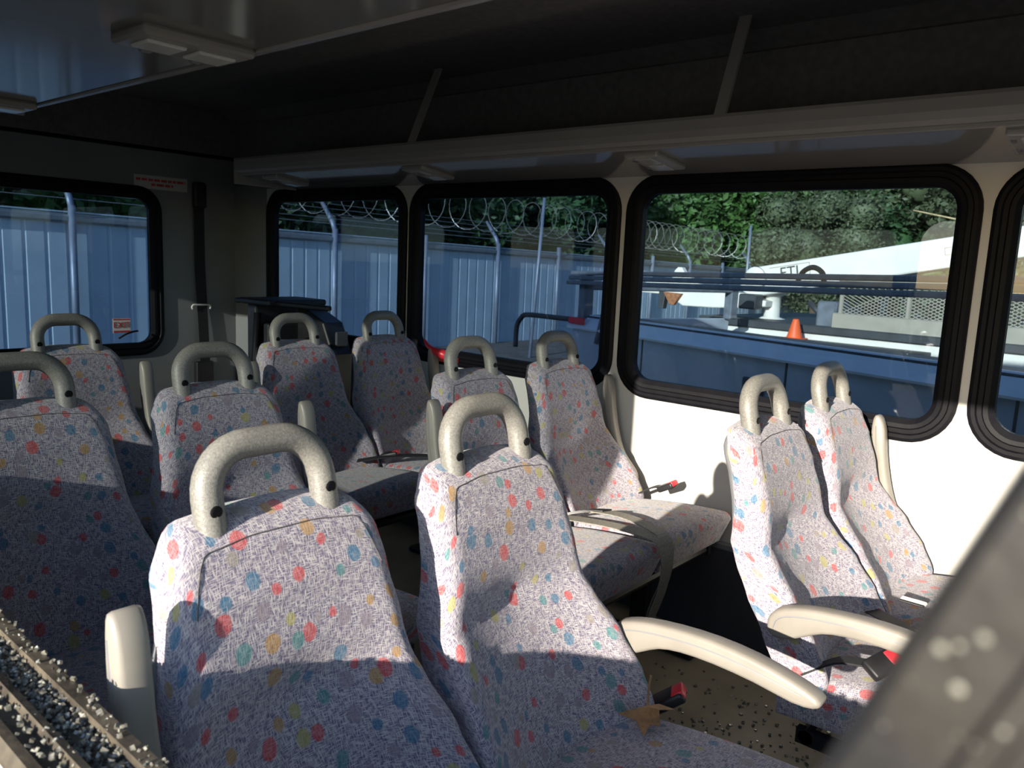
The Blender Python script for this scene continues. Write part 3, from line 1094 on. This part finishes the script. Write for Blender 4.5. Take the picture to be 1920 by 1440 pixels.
mk('chassis', B(-.1, 7.5, .5, 1.4, -.30, -.05), 'tdark', tk)
mk('marker_light', B(-.005, .22, -.045, -.02, .76, .82, .008), 'red', tk)
for xw in (1.0, 5.6):
    for yw in (.15, 1.65):
        wv = mk('wheel', xf(lathe([(.20, 0), (.40, .02), (.42, .12), (.40, .24), (.20, .26)], 24, 'y'), Matrix.Translation((xw, yw, .42))), 'black', tk, True)
        mk('hub', xf(lathe([(.16, 0), (.18, .02), (.16, .28)], 16, 'y'), Matrix.Translation((xw, yw - .01, .42))), 'chrome', wv)
for k in range(3):
    mk('rack_rail', xf(rbox(-.10, 6.2, -.02 + k * .022, .05 + k * .022, -.019, .019, .010, 2), Matrix.Translation((0, 0, z0 + 1.118 + .042 * k)) @ Matrix.Rotation(R(-1.5), 4, 'Y')), 'trail', tk)
for xp in (.04, 4.6):
    mk('rack_post', B(xp, xp + .10, .02, .12, .80, 1.19), 'trail', tk)
    mk('rack_post', B(xp, xp + .10, 1.82, 1.92, .80, 1.14), 'trail', tk)
    mk('rack_crossbar', B(xp, xp + .10, .02, 1.92, 1.06, 1.13), 'trail', tk)
mk('rack_brace', tube([(.52, .0, z0 + 1.15), (.40, -.03, z0 + .62)], .022, 8), 'trail', tk, True)
mk('rail_hook', tube(smooth_path([(2.33, .06, z0 + 1.24), (2.37, .06, z0 + 1.30), (2.44, .06, z0 + 1.325), (2.51, .06, z0 + 1.29), (2.53, .06, z0 + 1.21)], 5), .017, 8), 'tdark', tk, True)
mk('rear_tube', tube(smooth_path([(.02, .02, z0 + .79), (-.35, -.0, z0 + .785), (-.72, -.02, z0 + .775), (-.80, -.03, z0 + .74), (-.86, -.04, z0 + .65), (-.87, -.04, z0 + .45)], 5), .024, 8), 'tdark', tk, True)
mk('tail_deck', B(-1.2, .0, .1, 1.85, .05, .13), 'tdark', tk)
mk('cab', join(B(6.35, 8.0, .0, 1.95, -.3, .9, .06), B(6.4, 7.7, .08, 1.87, .88, 1.5, .1)), 'truck', tk, True)
tag(tk, 'slate blue flatbed truck with a rail rack parked beside the bus', 'truck')

# bucket truck behind it
bk = empty('boom_truck', (-4.4, 8.05, GZ), (0, 0, R(-6)))
mk('body', B(.30, 6.4, 0, 2.2, .1, .70), 'twhite', bk)
mk('deck_edge', B(.28, 6.4, -.03, 2.23, .70, .78), 'tdark', bk)
mk('chassis', B(.0, 8.2, .6, 1.6, -.35, .1), 'tdark', bk)
mk('raised_box', B(1.75, 6.2, .02, .10, .74, .92), 'mesh', bk)
for k in range(3):
    mk('cage_post', B(1.80 + k * .62, 1.84 + k * .62, .03, .07, .9, 1.24), 'mesh', bk)
mk('cage_rail', B(1.78, 6.2, .03, .07, 1.22, 1.26), 'mesh', bk)
V, F = [], []
for sgn in (1, -1):                                # expanded metal sheet: two crossing sets of strands
    for k in range(43):
        xa = 1.82 + k * .060 - (.0 if sgn > 0 else 0)
        xb = xa + sgn * .60
        za, zb_ = .92, 1.22
        if xb > 4.4:
            continue
        if xb < 1.82:
            t = (xa - 1.82) / .60
            xb, zb_ = 1.82, .92 + .30 * t
        vv, ff = ribbon([(xa, .05, z0 + za), (xb, .05, z0 + zb_)], (0, 0, 1), .008, .004)
        n0 = len(V); V += list(vv); F += [tuple(i + n0 for i in f) for f in ff]
o = mk('wire_mesh', (V, F), 'mesh', bk)
o['kind'] = 'stuff'
mk('pedestal', xf(lathe([(.16, .70), (.15, .78), (.085, .80), (.085, 1.02), (.12, 1.04), (.12, 1.10)], 16), Matrix.Translation((.86, .5, z0 - 0))), 'twhite', bk, True)
bt_ = R(10.2)
bm_ = Matrix.Translation((.70, .30, z0 + 1.155)) @ Matrix.Rotation(-bt_, 4, 'Y')
boom = mk('boom', xf(extrude([(-.02, -.15), (2.3, -.11), (6.5, -.09), (6.5, .13), (2.3, .16), (-.02, .165), (-.14, .06), (-.14, -.06)], 0, .26, .02), bm_), 'twhite', bk)
mk('pivot_cap', xf(lathe([(.13, -.03), (.12, -.05), (.05, -.055)], 20, 'y'), bm_ @ Matrix.Translation((.06, 0, .04))), 'twhite', boom, True)
t_ = text('lettering', 'ETI', .16, 'tdark', boom, bm_ @ Vector((.44, -.002, .055)), (R(90), -bt_, 0), .002)
t_.rotation_euler = (bm_.to_3x3() @ Matrix.Rotation(R(90), 3, 'X')).to_euler()
for (a, b, c, d) in ((.22, .66, .125, .132), (.66, .667, -.12, .132), (.22, .66, -.12, -.113)):
    mk('plate_line', xf(box(a, b, -.003, .001, c, d), bm_), 'mesh', boom)
lb = [(1.94, 2.36, -.0, .004), (1.94, 2.36, .066, .07), (1.94, 1.944, .0, .07)]
for a, b, c, d in lb:
    mk('decal_line', xf(box(a, b, -.003, .001, c, d), bm_), 'rust', boom)
for i in range(9):
    mk('decal_print', xf(box(2.0 + i * .036, 2.026 + i * .036, -.003, .001, .02, .05), bm_), 'rust', boom)
lm = Matrix.Translation((-.50, .28, z0 + 1.02)) @ Matrix.Rotation(R(2), 4, 'Y')
mk('lower_arm', xf(extrude([(-.9, .03), (-.25, .06), (.0, .12), (.35, .05), (1.1, .06), (1.4, -.0), (1.4, -.06), (1.15, -.10), (.75, -.14), (.35, -.16), (.10, -.05), (-.25, -.06), (-.9, -.05)], 0, .20, .015), lm), 'twhite', bk)
mk('arm_ear', xf(extrude([(.12, .05), (.18, .24), (.22, .28), (.27, .28), (.32, .22), (.55, .10), (.60, .05)], .02, .10, .01), lm), 'twhite', bk)
mk('rusty_bracket', xf(extrude([(.10, -.02), (.35, -.02), (.26, -.16), (.20, -.16)], -.05, .0, .008), lm), 'rust', bk)
mk('elbow_link', xf(extrude([(.02, -.02), (.12, -.02), (.10, -.22), (.03, -.22)], -.03, .05, .01), lm), 'tdark', bk)
mk('valve_block', B(.66, .86, .12, .30, .88, 1.04, .015), 'tdark', bk)
mk('winch_box', B(1.55, 1.75, .10, .40, .76, 1.02, .02), 'trail', bk)
mk('winch_arm', tube([(1.42, .2, z0 + 1.0), (1.60, .2, z0 + .84)], .03, 8), 'tdark', bk, True)
for xw in (1.2, 5.6):
    for yw in (.1, 1.85):
        wv = mk('wheel', xf(lathe([(.22, 0), (.42, .02), (.44, .12), (.42, .24), (.22, .26)], 24, 'y'), Matrix.Translation((xw, yw, .44))), 'black', bk, True)
mk('cab', join(B(6.6, 8.4, 0, 2.2, -.2, 1.0, .08), B(6.7, 8.0, .1, 2.1, .98, 1.7, .12)), 'twhite', bk, True)
tag(bk, 'white boom truck with a raised arm marked ETI behind the flatbed', 'truck')
cn = empty('traffic_cone', (-2.93, 7.70, .640))
mk('cone', lathe([(.075, .012), (.072, .03), (.030, .19), (.026, .20), (.02, .20)], 20), 'orange', cn, True)
mk('base', rbox(-.10, .10, -.10, .10, 0, .018, .006, 1), 'orange', cn)
mk('side_step', rbox(-.9, 1.2, -.32, .02, -.05, 0, .005, 1), 'tdark', bk, loc=(1.50, -.03, z0 + .640))
tag(cn, 'orange traffic cone standing on the boom truck beside its body', 'traffic cone')


# trees
def foliage(seed, n, rx, rz, leaf):
    r_ = random.Random(seed)
    V, F = [], []
    blobs = []
    for i in range(26):
        a, b = r_.uniform(0, 6.283), math.asin(r_.uniform(-.8, 1))
        k = r_.uniform(.45, .95)
        blobs.append((Vector((math.cos(a) * math.cos(b) * rx * k, math.sin(a) * math.cos(b) * rx * k, math.sin(b) * rz * k)), r_.uniform(.28, .5) * rx))
    for i in range(n):
        c, br = r_.choice(blobs)
        d = Vector((r_.gauss(0, 1), r_.gauss(0, 1), r_.gauss(0, 1))).normalized()
        p = c + d * br * r_.uniform(.55, 1.08)
        s = leaf * r_.uniform(.6, 1.4)
        t = Vector((r_.gauss(0, 1), r_.gauss(0, 1), r_.gauss(0, .6))).normalized()
        q = (t.cross(d + Vector((r_.gauss(0, .5), r_.gauss(0, .5), r_.gauss(0, .5))))).normalized()
        n0 = len(V)
        V += [p - t * s, p + q * s * .5 + d * s * .12, p + t * s, p - q * s * .5 + d * s * .12]
        F.append((n0, n0 + 1, n0 + 2, n0 + 3))
    return V, F, blobs


def core(blobs):
    V, F = [], []
    for c, br in blobs:
        bm = bmesh.new()
        bmesh.ops.create_icosphere(bm, subdivisions=2, radius=br * .66)
        n0 = len(V)
        bm.verts.index_update()
        for v in bm.verts:
            V.append(c + v.co * (1 + .30 * noise.noise(v.co * 2.2 + c)))
        F += [tuple(v.index + n0 for v in f.verts) for f in bm.faces]
        bm.free()
    bm = bmesh.new()
    return V, F


FOL = []
for i, (m_, leaf) in enumerate((('leafa', .13), ('leafb', .12), ('leafc', .10))):
    v, f, bl = foliage(20 + i, 24000, 2.7, 3.4, leaf)
    a = mk('leaves', (v, f), m_)
    b = mk('crown', core(bl), m_, None, True)
    FOL.append((a.data, b.data))
    bpy.data.objects.remove(a); bpy.data.objects.remove(b)
tree_no = 0
TL = {0: 'mid green leafy tree', 1: 'dark green dense tree', 2: 'grey green bushy tree'}


def tree(x, y, zc, sc, kind, where, rz=0, squash=1.0):
    root = empty('leafy_tree', (x, y, GZ), (0, 0, rz))
    hc = zc - GZ
    mk('trunk', tube([(0, 0, -.1), (.08, .05, hc * .4), (-.05, .1, hc * .8), (0, 0, hc + .8 * sc)], [.22 * sc, .18 * sc, .14 * sc, .05 * sc], 9), 'bark', root, True)
    c = mk('crown', FOL[kind][1], None, root, loc=(0, 0, hc)); c.scale = (sc, sc, sc * squash)
    l = mk('leaves', FOL[kind][0], None, c); l['kind'] = 'stuff'
    tag(root, TL[kind] + ' ' + where, 'tree', 'trees beyond the fence')


TREES = [
    (-17.5, 2.5, 2.6, 1.05, 1, 'showing over the fence at the left of the rear window'),
    (-18.0, 7.0, 2.8, 1.1, 0, 'showing over the fence at the right of the rear window'),
    (-17.6, 11.5, 2.6, 1.1, 1, 'behind the fence in the narrow window left of the pillar'),
    (-18.4, 16.0, 3.0, 1.15, 1, 'behind the leaning pole, left side of the middle window'),
    (-17.5, 20.5, 2.6, 1.1, 1, 'behind the razor wire near the centre of the middle window'),
    (-18.5, 25.0, 3.0, 1.15, 1, 'behind the razor wire at the right of the middle window'),
    (-17.0, 30.5, 3.4, 1.25, 0, 'at the left edge of the large window behind the razor wire'),
    (-13.5, 33.5, 4.2, 1.25, 0, 'brightest crown above the boom pivot in the large window'),
    (-10.6, 29.5, 2.0, 0.75, 2, 'low and rounded behind the white boom'),
    (-9.4, 35.0, 3.6, 1.3, 1, 'behind the middle of the white boom in the large window'),
    (-5.4, 34.0, 4.0, 1.35, 2, 'behind the upper end of the white boom in the large window'),
    (-0.8, 35.0, 4.0, 1.4, 1, 'at the right edge behind the last window pillar'),
    (-23.0, 4.0, 5.5, 1.6, 1, 'rising tall behind the others at the top of the rear window'),
    (-24.0, 14.0, 5.5, 1.7, 0, 'rising tall in the second row behind the narrow window'),
    (-24.0, 24.0, 6.0, 1.7, 1, 'rising tall in the second row behind the middle window'),
    (-20.0, 36.0, 6.5, 1.8, 1, 'rising tall in the second row left of the large window'),
    (-12.0, 41.0, 6.5, 1.9, 1, 'rising tall in the second row behind the boom pivot'),
    (-5.0, 42.0, 6.5, 1.9, 1, 'rising tall in the second row over the boom tip'),
    (3.5, 41.0, 6.0, 1.8, 0, 'rising tall in the second row beyond the last pillar'),
]
for i, t in enumerate(TREES):
    tree(*t, rz=i * 1.3)
br = empty('bare_branch_tree', (-.2, 12.0, GZ))
zz = -GZ
mk('trunk', tube([(0, 0, 0), (.05, 0, 1.8), (.1, .1, 3.6)], [.12, .09, .05], 8), 'bark', br, True)
for pts, r_ in (([(.06, 0, 2.5 + .0), (-.9, -.1, 2.30 + .15), (-1.9, -.1, 2.62 + .10), (-2.9, 0, 2.95)], .025), ([(.08, .05, 2.9), (-.8, .0, 2.98), (-1.6, .1, 3.10), (-2.4, .1, 3.2)], .02),
                ([(-1.2, .0, 3.03), (-1.5, .0, 2.85), (-1.4, .0, 2.72)], .014), ([(-1.6, .0, 3.1), (-1.75, .05, 2.92), (-1.7, 0, 2.80)], .012), ([(-.7, 0, 2.98), (-1.0, 0, 2.8), (-.95, 0, 2.66)], .012)):
    mk('branch', tube(smooth_path(pts, 4), [r_ * (1 - .6 * i / (4 * (len(pts) - 1))) for i in range(4 * (len(pts) - 1) + 1)], 6), 'twig', br, True)
tag(br, 'pale bare branches hanging at the upper right of the large window', 'tree')
